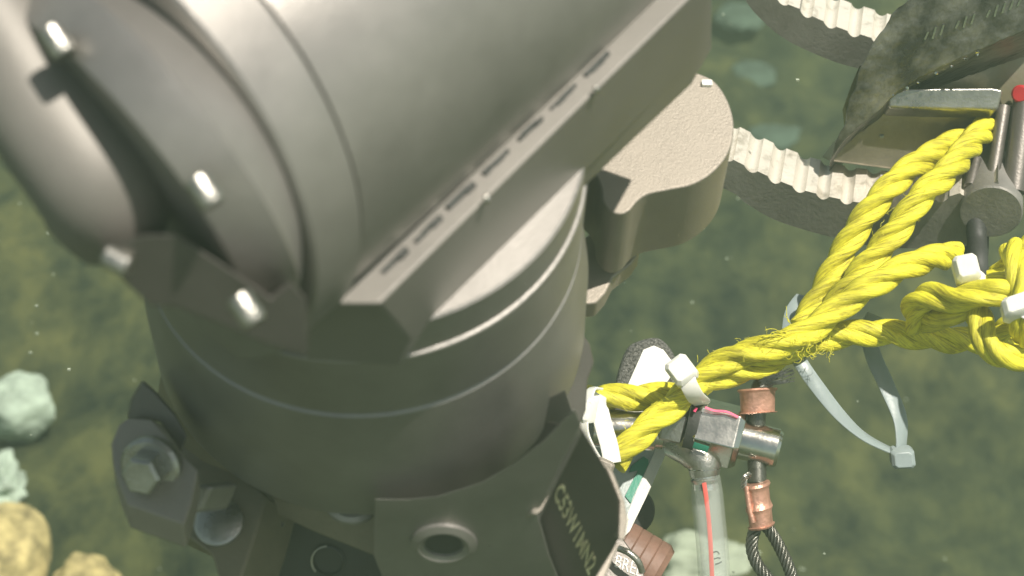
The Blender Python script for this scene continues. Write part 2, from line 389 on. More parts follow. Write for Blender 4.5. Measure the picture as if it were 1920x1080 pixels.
# ---- mounting deck under the wrist
dk = ring_pl.shift(A * .1215)
deck = [(262, 720), (330, 780), (450, 815), (700, 780), (900, 700), (1040, 760), (1040, 900), (960, 1000), (1060, 1140), (760, 1140), (712, 1055), (700, 1000), (480, 930), (440, 910), (300, 830)]
dkp = Plane(dk.p, A)
loft_px('mounting_deck', [(dkp, [(300, 700), (420, 700), (700, 760), (840, 700), (850, 760), (845, 860), (840, 900), (800, 930), (700, 925), (560, 880), (430, 850), (330, 770)]),
                          (dkp.shift(A * .020), [(290, 760), (420, 760), (700, 760), (840, 760), (850, 820), (845, 900), (840, 1000), (800, 1060), (720, 1052), (590, 1000), (486, 952), (330, 880)])], M['brown'], arm, .0012)
fpl = Plane(P(850, 1020, .745), V(0, .75, -.66))
prism('front_block', fpl, [(702, 935), (760, 936), (820, 930), (900, 905), (960, 872), (1020, 825), (1078, 765), (1090, 795), (1046, 880), (1008, 962), (1030, 1040), (1070, 1140), (740, 1140), (700, 1040)], V(.002, .014, .050), M['ano'], arm, .0005)
prism('side_web', Plane(P(900, 900, .79), V(0, .75, -.66)), [(740, 900), (860, 830), (980, 770), (1060, 730), (1080, 790), (1000, 960), (740, 980)], V(0, .010, .03), M['ano'], arm, .0005)
hb = fpl.at(832, 1018)
lathe('socket_rim', hb + V(0, 0, -.0006), V(0, -.75, .66), [(.002, .0072), (-.0012, .0078), (-.0024, .0100), (-.0012, .0130), (.002, .0130)], M['ano'], arm, 48)
lathe('socket_bore', hb + V(0, 0, -.0012), V(0, -.75, .66), [(0, .0001), (0, .0072), (.002, .0074), (.002, .0001)], M['black'], arm, 48)
lathe('socket_screw', hb + V(0, -.001, -.0022), V(0, -.75, .66), [(0, .0001), (0, .0036), (.0015, .0044), (.003, .0001)], M['ano_dark'], arm, 6)
# countersunk screws around the drum rim
for px, py, rr in ((512, 872, .0115), (662, 936, .0115)):
    lathe('rim_screw', dkp.at(px, py, 0) - A * .001, -A, [(-.001, .0001), (-.001, rr), (.0015, rr), (.0030, rr * .85), (.0030, rr * .55), (.0005, rr * .45), (.0005, .0001)], M['ano'], arm, 40)
lkp = Plane(P(420, 980, .768), V(-.1, -.5, -1))
prism('link_plate', lkp, [(270, 780), (420, 850), (500, 930), (480, 1000), (450, 1090), (410, 1090), (395, 1040), (355, 1010), (300, 985), (250, 960)], V(.01, .012, .02), M['brown'], arm, .0015)
lathe('deck_screw', lkp.at(412, 982), lkp.n, [(-.001, .0001), (-.001, .0100), (.0025, .0100), (.0036, .0080), (.0036, .0001)], M['steel_dull'], arm, 40)
prism('link_spacer', Plane(P(370, 940, .745), V(-.3, .1, -1)), [(368, 905), (396, 912), (374, 962), (350, 962)], V(.01, 0, .012), M['ano'], arm, .002)
# left lug with washer and hex bolt
lg = Plane(P(285, 870, .722), V(-.15, -.50, -1))
prism('bolt_lug', lg, [(222, 795), (240, 782), (285, 785), (312, 815), (345, 855), (372, 880), (360, 940), (345, 983), (238, 945), (222, 905), (212, 872), (208, 830)], V(0, .010, .006), M['ano_light'], arm, .0010)
prism('lug_root', Plane(P(300, 800, .735), V(-.3, .1, -1)), [(268, 716), (290, 735), (330, 780), (352, 820), (340, 850), (300, 792), (238, 786), (246, 750)], V(-.004, 0, .02), M['ano_dark'], arm, .001)
bo = lg.at(286, 872); bax = V(-.22, .30, -1).normalized()
lathe('washer', bo - bax * .001, bax, [(0, .0001), (0, .0118), (.0035, .0118), (.0048, .0104), (.0048, .0001)], M['steel_dull'], arm, 48)
lathe('hex_bolt', bo + bax * .0032, bax, [(0, .0001), (0, .0080), (.0085, .0080), (.0097, .0068), (.0097, .0001)], M['steel_dull'], arm, 6, bevel=.0004)
# black housing under the deck
bpl = Plane(P(600, 1020, .80), V(-.1, .35, -1))
bh = prism('black_housing', bpl, [(486, 952), (500, 930), (700, 1010), (740, 1150), (400, 1150), (440, 1060)], V(0, 0, .05), M['black'], arm, .001)
prism('housing_rib', Plane(P(500, 1000, .782), V(-.3, .2, -1)), [(492, 968), (512, 975), (482, 1035), (462, 1033)], V(0, 0, .006), M['ano_dark'], arm, .0006)
prism('housing_edge', Plane(P(500, 1030, .785), V(-.3, .2, -1)), [(528, 980), (533, 982), (480, 1080), (474, 1080)], V(0, 0, .004), M['ano_dark'], arm, .0003)
sc = lathe('round_plug', bpl.at(616, 1050) , V(-.1, .35, -1), [(-.002, .0001), (-.002, .0072), (.0010, .0072), (.0014, .0064), (.0004, .0058), (.0004, .0001)], M['black'], arm, 40)
bmr = bmesh.new()
add_tube(bmr, [bpl.at(616, 1050) + (V(1, 0, 0) * math.cos(a) + V(0, 1, .3) * math.sin(a)) * .0068 + V(-.1, .35, -1) * .0014 for a in [R(140 + k * 8) for k in range(17)]], .0005, 8)
obj('plug_scrape', bmr, M['steel_dull'], sc)
# ---- block with the engraved serial, lower right of the arm
sp = Plane(P(1090, 940, .735), V(-.25, .7, -.66))
blk = prism('serial_block', sp, [(1090, 800), (1138, 880), (1160, 935), (1163, 1005), (1108, 1110), (1058, 1110), (1003, 968), (1012, 930)], V(-.012, 0, .03), M['ano_dark'], arm, .0006)
sp2 = Plane(P(1160, 950, .741), V(.5, -.25, -1))
prism('block_right_edge', sp2, [(1136, 876), (1150, 885), (1172, 940), (1178, 975), (1172, 1015), (1160, 1012), (1162, 940)], V(-.006, 0, .03), M['ano_light'], arm, .0008)  # block edges in paler metal than the face, standing in for lit bevels
prism('block_left_edge', Plane(P(1045, 880, .733), V(-.3, -.6, -1)), [(1088, 790), (1093, 800), (1018, 955), (1006, 966), (996, 962), (1003, 938)], V(-.004, .003, .008), M['ano_light'], arm, .0008)
prism('block_lower_edge', Plane(P(1140, 1050, .735), V(.3, -.6, -1)), [(1157, 1016), (1160, 1022), (1128, 1095), (1108, 1095)], V(.0, .003, .01), M['ano_light'], arm, .0006)
def ser(x, y):
    px = 1038 + x * .405 * 34 + y * .50 * 44; py = 925 + x * .92 * 34 - y * .86 * 44
    return sp.at(px, py, .0001), sp.n * 1.0
lettering('serial_number', 'C53W1MN2', lambda x, y: ser(x * .92, y), M['gold'], blk, .0008, .006)

# ================================================================== GRIPPER (right)
UP = V(0, -.766, -.643)
W = V(.20, -.60, .76).normalized()
grip = empty('gripper_claw', P(1750, 200, 1.0), 'scraped metal gripper jaws with bright ridged teeth biting the yellow rope, top right', 'gripper')
def jaw(name, low, bot, plane, width, parent, pitch_px=None, depth=.0030):
    """low: pixel polyline of the toothed edge; every other segment is a rounded groove"""
    pts = []
    for k in range(len(low) - 1):
        a, b = plane.at(*low[k]), plane.at(*low[k + 1]); dn = -UP
        if k % 2 == 0:
            pts += [a.lerp(b, t / 2) for t in range(2)]
        else:
            pts += [a.lerp(b, t / 10) + dn * depth * (.85 + .3 * abs(noise.noise(Vector((k * 3.3, 1, 2))))) * math.sin(math.pi * t / 10) ** .8 for t in range(10)]
    pts.append(plane.at(*low[-1])); n = len(pts)
    L = [plane.at(*low[0])]
    # spline of the lower boundary, same number of points
    q = spline([plane.at(*p) for p in bot], 10); m = [q[min(len(q) - 1, round(i * (len(q) - 1) / (n - 1)))] for i in range(n)]
    bm = bmesh.new()
    f = [[bm.verts.new(c) for c in r] for r in (m, pts, [p + W * width for p in pts], [p + W * width for p in m])]
    for r in range(3):
        for i in range(n - 1): bm.faces.new((f[r][i], f[r][i + 1], f[r + 1][i + 1], f[r + 1][i]))
    for i in range(n - 1): bm.faces.new((f[3][i], f[3][i + 1], f[0][i + 1], f[0][i]))
    bm.faces.new([f[r][0] for r in range(4)]); bm.faces.new([f[r][-1] for r in range(4)][::-1])
    for fc in bm.faces: fc.material_index = 0
    o = obj(name, bm, M['jaw'], parent, sharp=28)
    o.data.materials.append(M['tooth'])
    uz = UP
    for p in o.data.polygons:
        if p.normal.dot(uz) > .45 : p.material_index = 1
    return o
jl = Plane(P(1500, 360, .985), -W)
low = []
x = 1322; edge = [(1322, 272), (1352, 286), (1372, 298), (1400, 312), (1440, 330), (1500, 355), (1550, 368), (1600, 378), (1650, 384), (1700, 385), (1760, 374), (1820, 356), (1880, 332)]
def yat(e, x):
    for (a, b), (c, d) in zip(e, e[1:]):
        if a <= x <= c: return b + (d - b) * (x - a) / (c - a)
    return e[-1][1]
x = 1330; k = 0
while x < 1876:
    low.append((x + 2 * noise.noise(Vector((k * 1.7, x * .013, 5))), yat(edge, x))); x += (20, 25)[k % 2]; k += 1
jaw('lower_jaw', low, [(1322, 340), (1375, 362), (1400, 382), (1460, 415), (1560, 445), (1640, 462), (1720, 466), (1800, 464), (1850, 440), (1885, 400)], jl, .031, grip)
ju = Plane(P(1530, 60, 1.02), -W)
edge = [(1380, -70), (1440, -20), (1471, 6), (1497, 15), (1512, 24), (1535, 37), (1555, 43), (1580, 56), (1600, 60), (1624, 68), (1700, 90)]
low = []; x = 1388; k = 0
while x < 1690:
    low.append((x, yat(edge, x))); x += (21, 24)[k % 2]; k += 1
jaw('upper_jaw', low, [(1384, -60), (1398, 0), (1436, 45), (1470, 72), (1508, 92), (1560, 114), (1600, 126), (1660, 140), (1710, 150)], ju, .030, grip)
# file-scored wedge body: a rough dark bar with cut edges
fp = Plane(P(1700, 120, .955), V(-.10, .50, -.86))
wedge = [(1672, 26), (1700, 2), (1740, -30), (1960, -60), (1960, 42), (1900, 66), (1850, 88), (1800, 108), (1740, 138), (1700, 160), (1676, 178), (1650, 206), (1612, 236), (1580, 268), (1556, 302), (1566, 268), (1586, 228), (1590, 196), (1604, 160), (1612, 128), (1640, 76), (1662, 44)]
def rough_plate(name, plane, outline, ext, mat, parent, amp=.0007, step=9, fr=260):
    """solid whose outline is chipped: dense outline with noise"""
    o2 = []
    for k in range(len(outline)):
        a = Vector((*outline[k], 0)); b = Vector((*outline[(k + 1) % len(outline)], 0)); n = max(1, int((b - a).length / step))
        for i in range(n):
            p = a.lerp(b, i / n); d = noise.noise_vector(p * .11) * 5; o2.append((p.x + d.x * .55, p.y + d.y * .55))
    bm = bmesh.new(); add_prism(bm, plane, o2, ext); return obj(name, bm, mat, parent, bevel=.0005)
wb = rough_plate('wedge_body', fp, wedge, V(.006, .010, .045), M['file'], grip)
for k in range(13):
    px, py = 1737 + 14.5 * k, 66 - 5.2 * k
    if k in (3, 7): continue
    L = 9 + 5 * ((k * 7) % 4) / 3
    c = fp.at(px, py, .0003); u = (fp.at(px + 4, py - L) - fp.at(px - 4, py + L)) / 2; w = fp.n.cross(u).normalized()
    box('bright_scratch', c, u * .8, w * .0005, fp.n * .0004, M['steel'], wb, 0)
random.seed(3)
for k in range(9):                                       # torn metal burrs along the cut edge
    t = random.random(); px, py = 1665 + 235 * t, 182 - 116 * t + random.uniform(-3, 3)
    bm = bmesh.new(); r_ = bmesh.ops.create_icosphere(bm, subdivisions=1, radius=random.uniform(.0005, .0011))
    for v in bm.verts: v.co = v.co * random.uniform(.6, 1.3) + fp.at(px, py, .0004)
    obj('burr', bm, M['steel'], wb)
prism('wedge_left_face', Plane(P(1610, 200, .975), V(-.8, .1, -1)), [(1612, 122), (1634, 132), (1628, 180), (1606, 226), (1590, 250), (1584, 196), (1600, 150)], V(.004, 0, .03), M['alga'], grip, .0006)
prism('underside_panel', Plane(P(1800, 140, .985), V(.0, .35, -1)), [(1650, 200), (1700, 150), (1800, 95), (1960, 25), (1960, 215), (1880, 205), (1870, 180), (1680, 185)], V(0, .0, .03), M['olive'], grip, .001)
prism('silver_lip', Plane(P(1770, 190, .968), V(0, .25, -1)), [(1664, 176), (1700, 165), (1862, 164), (1882, 168), (1872, 206), (1790, 206), (1700, 204), (1666, 202)], V(0, .003, .014), M['steel_dull'], grip, .0016, 4)
prism('palm_insert', Plane(P(1700, 260, .990), V(.05, .45, -1)), [(1556, 302), (1582, 270), (1612, 240), (1656, 208), (1860, 206), (1862, 250), (1800, 290), (1740, 320), (1680, 318), (1600, 308)], V(0, -.004, .03), M['palm'], grip, .0015)
prism('pivot_block', Plane(P(1890, 260, .985), V(.1, .1, -1)), [(1862, 200), (1960, 190), (1960, 345), (1890, 345), (1850, 345), (1842, 270)], V(0, 0, .03), M['ano_dark'], grip, .001)
for a, b, r in (((1882, 200), (1858, 350), .0035), ((1925, 170), (1900, 360), .0062), ((1830, 300), (1818, 350), .003)):
    tube('tendon_rod', [P(*a, .978), P(*b, .968)], r, M['ano_dark'], grip, 20, 0)
lathe('pivot_pin', jl.at(1858, 392), -W, [(-.031, .0001), (-.031, .0158), (.002, .0158), (.0028, .0150), (.0028, .0001)], M['jaw'], grip, 56)
lathe('red_button', P(1913, 176, .972), V(-.5, .1, -1), [(-.01, .0001), (-.01, .0046), (0, .0046), (.001, .0036), (.001, .0001)], M['redbutton'], grip, 24)
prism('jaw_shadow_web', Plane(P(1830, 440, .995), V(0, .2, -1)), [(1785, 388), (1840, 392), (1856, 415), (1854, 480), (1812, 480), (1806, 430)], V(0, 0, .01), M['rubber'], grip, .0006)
tube('black_lanyard', [P(1828, 400, .975), P(1832, 450, .972), P(1834, 500, .96), P(1840, 560, .965)], .0052, M['rubber'], grip, 14)
# ================================================================== ROPES
def W3(l): return [P(*p) for p in l]
rope = empty('rope', P(1500, 630, .93), 'twisted yellow rope leaving the gripper jaws and bundled down to the numbered tag', 'rope')
RR = .0066
def leg(pts, rad, pitch, parent, name='rope_leg', phase=0, **k):
    bm = bmesh.new(); add_rope(bm, W3(pts), rad, pitch, phase=phase, **k); return obj(name, bm, M['rope'], parent, sharp=80)
leg([(1800, 262, .985), (1750, 290, .965), (1700, 322, .955), (1655, 366, .95), (1610, 425, .948), (1572, 490, .948), (1536, 560, .945), (1500, 620, .94)], RR * 1.02, .052, rope)
leg([(1852, 235, .985), (1822, 268, .965), (1778, 322, .945), (1730, 366, .938), (1690, 420, .935), (1650, 470, .935), (1600, 530, .935), (1545, 600, .935), (1500, 650, .935)], RR * 1.02, .052, rope, phase=1.3)
leg([(1792, 478, .955), (1752, 484, .935), (1700, 500, .925), (1640, 532, .92), (1580, 572, .917), (1530, 612, .914), (1480, 640, .912), (1430, 655, .912), (1370, 672, .915), (1310, 712, .918), (1266, 758, .915), (1215, 800, .91), (1150, 868, .90)], RR, .062, rope, phase=.6)
leg([(1905, 640, .955), (1840, 640, .945), (1770, 636, .938), (1700, 628, .935), (1640, 624, .932), (1570, 630, .93), (1510, 645, .928), (1450, 668, .928), (1390, 688, .928), (1330, 706, .928), (1270, 738, .930), (1200, 744, .93), (1085, 746, .93)], RR, .060, rope, phase=2.2)
leg([(1505, 640, .925), (1450, 676, .922), (1400, 694, .920), (1350, 706, .920), (1312, 722, .922)], RR * .95, .058, rope, phase=.1)
fb = bmesh.new(); random.seed(11)
def fibre(bm, px, py, d, dx, dy, L, r=.00016, curl=.3):
    p = P(px, py, d); dr = V(dx, dy, random.uniform(-.6, .1)).normalized(); pts = [p]
    for i in range(6):
        dr = (dr + V(random.uniform(-curl, curl), random.uniform(-curl, curl), random.uniform(-curl, curl))).normalized(); pts.append(pts[-1] + dr * L / 6)
    add_tube(bm, spline(pts, 3), r, 5)
for k in range(9): fibre(fb, 1478 + random.uniform(-10, 6), 622 + k * 1.6, .906, -1, random.uniform(-.3, .1), random.uniform(.007, .013))
for k in range(3): fibre(fb, 1484, 612, .906, -.75, -.9, random.uniform(.007, .011))
for k in range(40): fibre(fb, random.uniform(1480, 1560), random.uniform(630, 668), .905, random.uniform(-1, 1), random.uniform(-.2, 1), random.uniform(.003, .008), .00012, .8)
for k in range(40):
    t = random.random(); fibre(fb, 1480 - 330 * t, 640 + 200 * t * t + random.uniform(-18, 18), .906, random.uniform(-1, 1), random.uniform(-1, 1), random.uniform(.002, .006), .0001, .6)
for k in range(110):
    t = random.random(); q0, q1, q2 = random.choice((((1536, 560), (1650, 420), (1740, 300)), ((1500, 640), (1660, 470), (1790, 310)), ((1500, 620), (1640, 532), (1780, 480)), ((1540, 632), (1700, 628), (1800, 636)), ((1130, 745), (1200, 745), (1260, 742)), ((1160, 850), (1215, 800), (1266, 758))))
    x = (1 - t) ** 2 * q0[0] + 2 * t * (1 - t) * q1[0] + t * t * q2[0]; y = (1 - t) ** 2 * q0[1] + 2 * t * (1 - t) * q1[1] + t * t * q2[1]
    fibre(fb, x + random.uniform(-14, 14), y + random.uniform(-16, 16), .917 if y > 560 else .93, random.uniform(-1, 1), random.uniform(-1, 1), random.uniform(.002, .006), .00009, .6)
obj('frayed_fibres', fb, M['rope'], rope)
knot = empty('rope', P(1840, 590, .92), 'knotted end of yellow rope with loops at the right edge', 'rope')
KR = .0068
kk = [((1722, 612, .925), (1716, 575, .915), (1740, 556, .905), (1790, 560, .895), (1840, 552, .888), (1890, 548, .885), (1960, 560, .90)),
      ((1735, 598, .922), (1775, 590, .905), (1815, 568, .898), (1850, 545, .90), (1890, 530, .91), (1960, 490, .915)),
      ((1820, 560, .905), (1836, 600, .893), (1850, 640, .887), (1880, 668, .885), (1920, 668, .89), (1975, 640, .90)),
      ((1862, 520, .935), (1890, 505, .93), (1920, 470, .92), (1960, 440, .92)),
      ((1898, 466, .90), (1908, 500, .885), (1916, 545, .878), (1912, 590, .878), (1925, 640, .885)),
      ((1870, 625, .93), (1895, 610, .925), (1960, 590, .925))]
for i, p in enumerate(kk): leg(p, KR * (1, 1, .95, .9, .9, .8)[i], .075, knot, 'knot_turn', phase=i * 1.1, sr=.60, off=.42)
# ================================================================== CABLE TIES
def tie_head(name, c, x, y, z, mat, parent):           # a block with a raised mouth and slot
    bm = bmesh.new()
    r1 = [c + x * a + y * b - z for a, b in ((-1, -.7), (-.7, -1), (.7, -1), (1, -.7), (1, .7), (.7, 1), (-.7, 1), (-1, .7))]
    r2 = [p + z * 1.5 for p in r1]; r3 = [c + (p - c - z * .5) * .72 + z * 1.0 for p in r2]
    add_loft(bm, [r1, r2, r3]); o = obj(name, bm, mat, parent, bevel=.0004); return o
t1 = empty('cable_tie', P(1690, 860, .93), 'long pale cable tie hanging in an open V loop below the yellow ropes', 'cable tie', 'cable ties on the ropes')
bm = bmesh.new()
tp = [(1640, 590, .955), (1628, 620, .955), (1638, 668, .948), (1662, 722, .942), (1686, 780, .935), (1690, 825, .930), (1686, 862, .928)]
add_ribbon(bm, W3(tp), [V(.3, 0, -1), V(.2, 0, -1), V(.2, .1, -1), V(.3, .1, -1), V(.4, 0, -1), V(.7, 0, -.8), V(.8, 0, -.6)], .0085, .0012)
obj('strap', bm, M['tie_blue'], t1)
bm = bmesh.new()
tp = [(1505, 555, .965), (1484, 590, .955), (1482, 640, .935), (1500, 678, .925), (1530, 722, .923), (1572, 775, .923), (1615, 815, .925), (1660, 840, .927), (1694, 852, .928)]
add_ribbon(bm, W3(tp), [V(-.5, 0, -1), V(-.3, 0, -1), V(0, -.1, -1), V(.1, -.2, -1), V(.1, -.3, -1), V(.2, -.5, -.8), V(.2, -.8, -.6), V(.1, -.9, -.4), V(.1, -.9, -.3)], .0072, .0012)
obj('strap', bm, M['tie_blue'], t1)
tie_head('tie_head', P(1692, 858, .925), V(.0058, -.0003, 0), V(.0006, .0048, 0), V(0, .001, -.0035), M['tie_blue'], t1)
t2 = empty('cable_tie', P(1280, 700, .905), 'chunky white cable tie wrapped where the two rope legs split above the fitting', 'cable tie', 'cable ties on the ropes')
tie_head('tie_head', P(1278, 695, .902), V(.0050, -.0036, .001), V(.0040, .0052, 0), V(-.001, -.001, -.005), M['tie'], t2)
bm = bmesh.new()
add_ribbon(bm, W3([(1272, 690, .915), (1284, 702, .904), (1292, 722, .901), (1304, 744, .906), (1316, 756, .92), (1300, 760, .935)]), [V(-.7, -.2, -.6), V(-.3, .1, -1), V(-.1, .1, -1), V(0, .4, -1), V(.2, .9, -.3), V(0, 1, .4)], .0082, .0012)
obj('strap', bm, M['tie'], t2)
t3 = empty('cable_tie', P(1120, 800, .895), 'squared white cable tie looped against the arm at the left end of the rope', 'cable tie', 'cable ties on the ropes')
bm = bmesh.new()
add_ribbon(bm, W3([(1122, 740, .915), (1124, 765, .902), (1132, 800, .898), (1142, 835, .895), (1148, 868, .893)]), [V(.2, 0, -1)] * 5, .0085, .0012)
obj('strap', bm, M['tie'], t3)
bm = bmesh.new()
add_ribbon(bm, W3([(1122, 728, .912), (1108, 732, .90), (1100, 762, .892), (1094, 790, .888), (1098, 820, .888), (1118, 860, .888), (1138, 880, .887)]), [V(0, -1, -.5), V(-.5, -.4, -1), V(-.5, .1, -1), V(-.5, .1, -1), V(-.6, .1, -.9), V(-.6, .1, -.9), V(-.6, .1, -.9)], .0050, .0012)
obj('strap', bm, M['tie'], t3)
tie_head('tie_head', P(1106, 770, .888), V(.0020, .0002, 0), V(-.0012, .0058, 0), V(-.0016, 0, -.002), M['tie'], t3)
tie_head('tie_head', P(1133, 874, .885), V(.0042, .0018, 0), V(-.0012, .0030, 0), V(0, 0, -.0030), M['ano_light'], t3)
for px, py, d, x, y, lab in ((1812, 506, .895, V(.0058, -.0012, 0), V(.0016, .0062, 0), 'white cable tie head standing on top of the knotted yellow rope'), (1908, 574, .872, V(.0070, -.0024, 0), V(.0012, .0046, 0), 'white cable tie across the knotted rope at the right edge of the photo')):
    t = empty('cable_tie', P(px, py, d), lab, 'cable tie', 'cable ties on the ropes')
    tie_head('tie_head', P(px, py, d), x, y, V(-.0008, -.002, -.0045), M['tie'], t)
    bm = bmesh.new(); s_ = 1 if px < 1850 else .6
    add_ribbon(bm, W3([(px + 4, py + 8, d + .004), (px + 24 * s_, py + 12, d + .002), (px + 42 * s_, py + 26, d + .008), (px + 46 * s_, py + 50, d + .024)]), [V(0, -.5, -1), V(.2, -.6, -1), V(.5, -.6, -.7), V(.9, -.3, 0)], .0070, .0012)
    obj('strap', bm, M['tie'], t)
# ================================================================== FITTING, TUBE, CABLE
fa = V(.965, .235, -.12).normalized()
fit = empty('pipe_fitting', P(1340, 815, .93), 'shiny hexagonal steel coupling under the rope tie with clear tube below', 'pipe fitting')
fo = P(1345, 812, .93)
lathe('hex_nut', fo - fa * .0115, fa, [(0, .0001), (0, .0145), (.0012, .0160), (.0205, .0160), (.0235, .0138), (.0235, .0001)], M['steel'], fit, 6, bevel=.0006, face=V(.03, -.24, -1))
lathe('collar', fo - fa * .0120, fa, [(-.003, .0001), (-.003, .0140), (.0016, .0150), (.0024, .0150), (.0024, .0001)], M['rubber'], fit, 48)
lathe('side_pipe', P(1112, 802, .934), V(.99, .06, 0), [(0, .0001), (0, .0098), (.030, .0098), (.0305, .0085), (.034, .0085), (.034, .0001)], M['steel'], fit, 48)
lathe('lock_nut', fo - fa * .0275, fa, [(0, .0001), (0, .0115), (.001, .0130), (.0110, .0130), (.012, .0115), (.012, .0001)], M['steel_dull'], fit, 6, bevel=.0005)
lathe('cross_barrel', fo + fa * .0125, fa, [(-.002, .0001), (-.002, .0098), (.0168, .0098), (.0184, .0088), (.0186, .0001)], M['steel'], fit, 64)
el = tube('elbow', W3([(1276, 822, .935), (1300, 842, .930), (1318, 866, .928), (1322, 892, .928)]), lambda t: .0110 - .0038 * t, M['steel_dull'], fit, 24)
lathe('hose_barb', P(1320, 872, .928), V(.06, .99, 0), [(0, .0001), (0, .0078), (.002, .0080), (.003, .0064), (.006, .0064), (.007, .0072), (.009, .0060), (.012, .0060), (.012, .0001)], M['steel'], fit, 40)
def mark(pts, d, w, m, parent, name, nrm):
    bm = bmesh.new(); add_ribbon(bm, [P(x, y, d) for x, y in pts], [nrm] * len(pts), w, .0003, 6); obj(name, bm, m, parent)
hn = fo - V(0, 0, .0140)
for pts in (((1322, 764), (1340, 770), (1362, 772), (1384, 782)), ((1302, 772), (1306, 764))):
    mark(pts, .9155, .0013, M['pink'], fit, 'pink_mark', V(.1, -.5, -1))
mark(((1300, 834), (1312, 838), (1328, 843)), .9165, .0034, M['green'], fit, 'green_mark', V(0, .5, -1))
tb = empty('clear_tube', P(1330, 980, .93), 'clear plastic tube with a red stripe hanging from the steel coupling', 'tube')
tp = W3([(1318, 866, .928), (1324, 910, .928), (1330, 970, .926), (1336, 1030, .925), (1342, 1130, .925)])
bm = bmesh.new(); q = spline(tp, 8); fr = frames(q); r_o = lambda t: .0068 + .0010 * min(1, t * 3)
rings = []
for inner in (0, 1):
    rg = []
    for i, (p, (t, u, w)) in enumerate(zip(q, fr)):
        r = r_o(i / (len(q) - 1)) - .0017 * inner; rg.append([p + (u * math.cos(2 * math.pi * k / 40) + w * math.sin(2 * math.pi * k / 40)) * r for k in range(40)])
    rings += rg if not inner else rg[::-1]
add_loft(bm, rings, caps=False); obj('tube_wall', bm, M['clear'], tb, sharp=60)
bm = bmesh.new(); add_ribbon(bm, [P(1320, 905, .9200), P(1325, 940, .9195), P(1331, 1000, .9185), P(1337, 1120, .9175)], [V(0, 0, -1)] * 4, .0021, .0003); obj('red_stripe', bm, M['red'], tb)
for k, (x0, y0) in enumerate(((1340, 1034), (1342, 1046), (1344, 1056))):
    mark(((x0 - 3, y0 + 2), (x0 + 4, y0), (x0 + 9, y0 + 5 - k * 4)), .9185, .0006, M['ink'], tb, 'printed_mark', V(0, 0, -1))
cb = empty('steel_cable', P(1420, 820, .92), 'dark steel rod and wire cable with two copper crimps through the cross barrel', 'cable')
tube('rod', W3([(1445, 700, .93), (1425, 730, .928), (1419, 770, .9275), (1418, 830, .9275), (1420, 905, .925)]), .0045, M['rod'], cb, 24)
def crimp(c, ax, r, L, rings_, wob, parent, lab=None):
    prof = [(0, r * .80)]
    for k in range(rings_):
        a = L * k / rings_; b = L * (k + 1) / rings_
        prof += [(a + L * .01, r * 1.06), (a + L * .07, r * 1.14), (a + L * .13, r * 1.04), (a + L * .18, r * .98), (b - L * .06, r * .96)]
    prof += [(L * .96, r * 1.12), (L, r * 1.04), (L, r * .7)]
    a, u, w = basis(ax); bm = bmesh.new(); rg = []
    rr_ = [(t, x) for t, x in prof]
    for t, x in rr_:
        ring = []
        for k in range(48):
            th = 2 * math.pi * k / 48; e = 1 + .14 * math.cos(2 * th + wob) + .03 * noise.noise(Vector((math.cos(th) * 2, math.sin(th) * 2, t * 300)))
            ring.append(c + a * (t + .0006 * math.sin(th + wob)) + (u * math.cos(th) + w * math.sin(th)) * x * e)
        rg.append(ring)
    add_loft(bm, rg); o = obj('crimp', bm, M['copper'], parent, sharp=40, bevel=0)
    if lab: o['label'] = lab
    return o
crimp(P(1420, 728, .925), V(.02, 1, 0), .0078, .0122, 1, .5, cb, 'upper short copper crimp')
crimp(P(1418, 905, .922), V(.12, 1, 0), .0066, .0215, 2, 2.1, cb, 'lower ribbed copper crimp')
tube('crimp_seam', W3([(1400, 912, .9165), (1404, 945, .9160), (1412, 980, .9158)]), .0013, M['copper'], cb, 10)
bm = bmesh.new()
for a, pt in enumerate((((1420, 985, .922), (1412, 1005, .921), (1410, 1030, .92), (1420, 1058, .918), (1440, 1085, .916), (1462, 1120, .915)), ((1436, 985, .923), (1450, 1005, .923), (1464, 1030, .922), (1476, 1056, .92), (1484, 1085, .918), (1470, 1120, .915)))):
    add_rope(bm, W3(pt), .0030, .019, 7, .66, .36, 8, phase=a, wob=0, step=.0007)
    # core
    add_tube(bm, spline(W3(pt), 8), .0017, 8)
obj('wire_loop', bm, M['rod'], cb, sharp=80)
bm = bmesh.new(); add_rope(bm, W3([(1405, 890, .919), (1396, 897, .916), (1394, 915, .918)]), .0016, .01, 5, .6, .4, 6, step=.0006); obj('wire_end', bm, M['steel_dull'], cb)
bm = bmesh.new(); random.seed(5)
for k in range(18):
    p0 = P(1430 + random.uniform(-8, 8), 716 + random.uniform(-5, 8), .918); p1 = P(1478 + random.uniform(-12, 14), 704 + random.uniform(-14, 12), .915)
    add_tube(bm, spline([p0, p0.lerp(p1, .5) + V(0, random.uniform(-.001, .001), -.001), p1], 4), .00035, 5)
obj('frayed_wires', bm, M['rod'], cb)
# ================================================================== HANDLE, TAG, LABEL
hd = empty('strap_loop', P(1210, 690, .95), 'black woven strap loop with a bright white patch standing behind the rope', 'strap')
hp = Plane(P(1205, 700, .955), V(-.1, -.2, -1))
ol = [Vector((x, y, 0)) for x, y in ((1148, 790), (1152, 730), (1160, 690), (1176, 652), (1200, 638), (1230, 633), (1250, 645), (1266, 672), (1268, 720), (1262, 800))]
bh_ = prism('strap', hp, [(p.x, p.y) for p in spline(ol, 5)], V(.002, .002, .022), M['strap'] if 'strap' in M else M['rubber'], hd, .004, 5)
wp = prism('white_patch', hp.shift(hp.n * .0012), [(1174, 728), (1206, 656), (1226, 648), (1244, 656), (1262, 680), (1258, 706), (1246, 724), (1230, 732), (1180, 732)], V(0, 0, .0016), M['white'], bh_, .0004)
tg = empty('number_tag', P(1200, 920, .94), 'white plastic tag with a green number 1 and pale border beside the arm', 'tag')
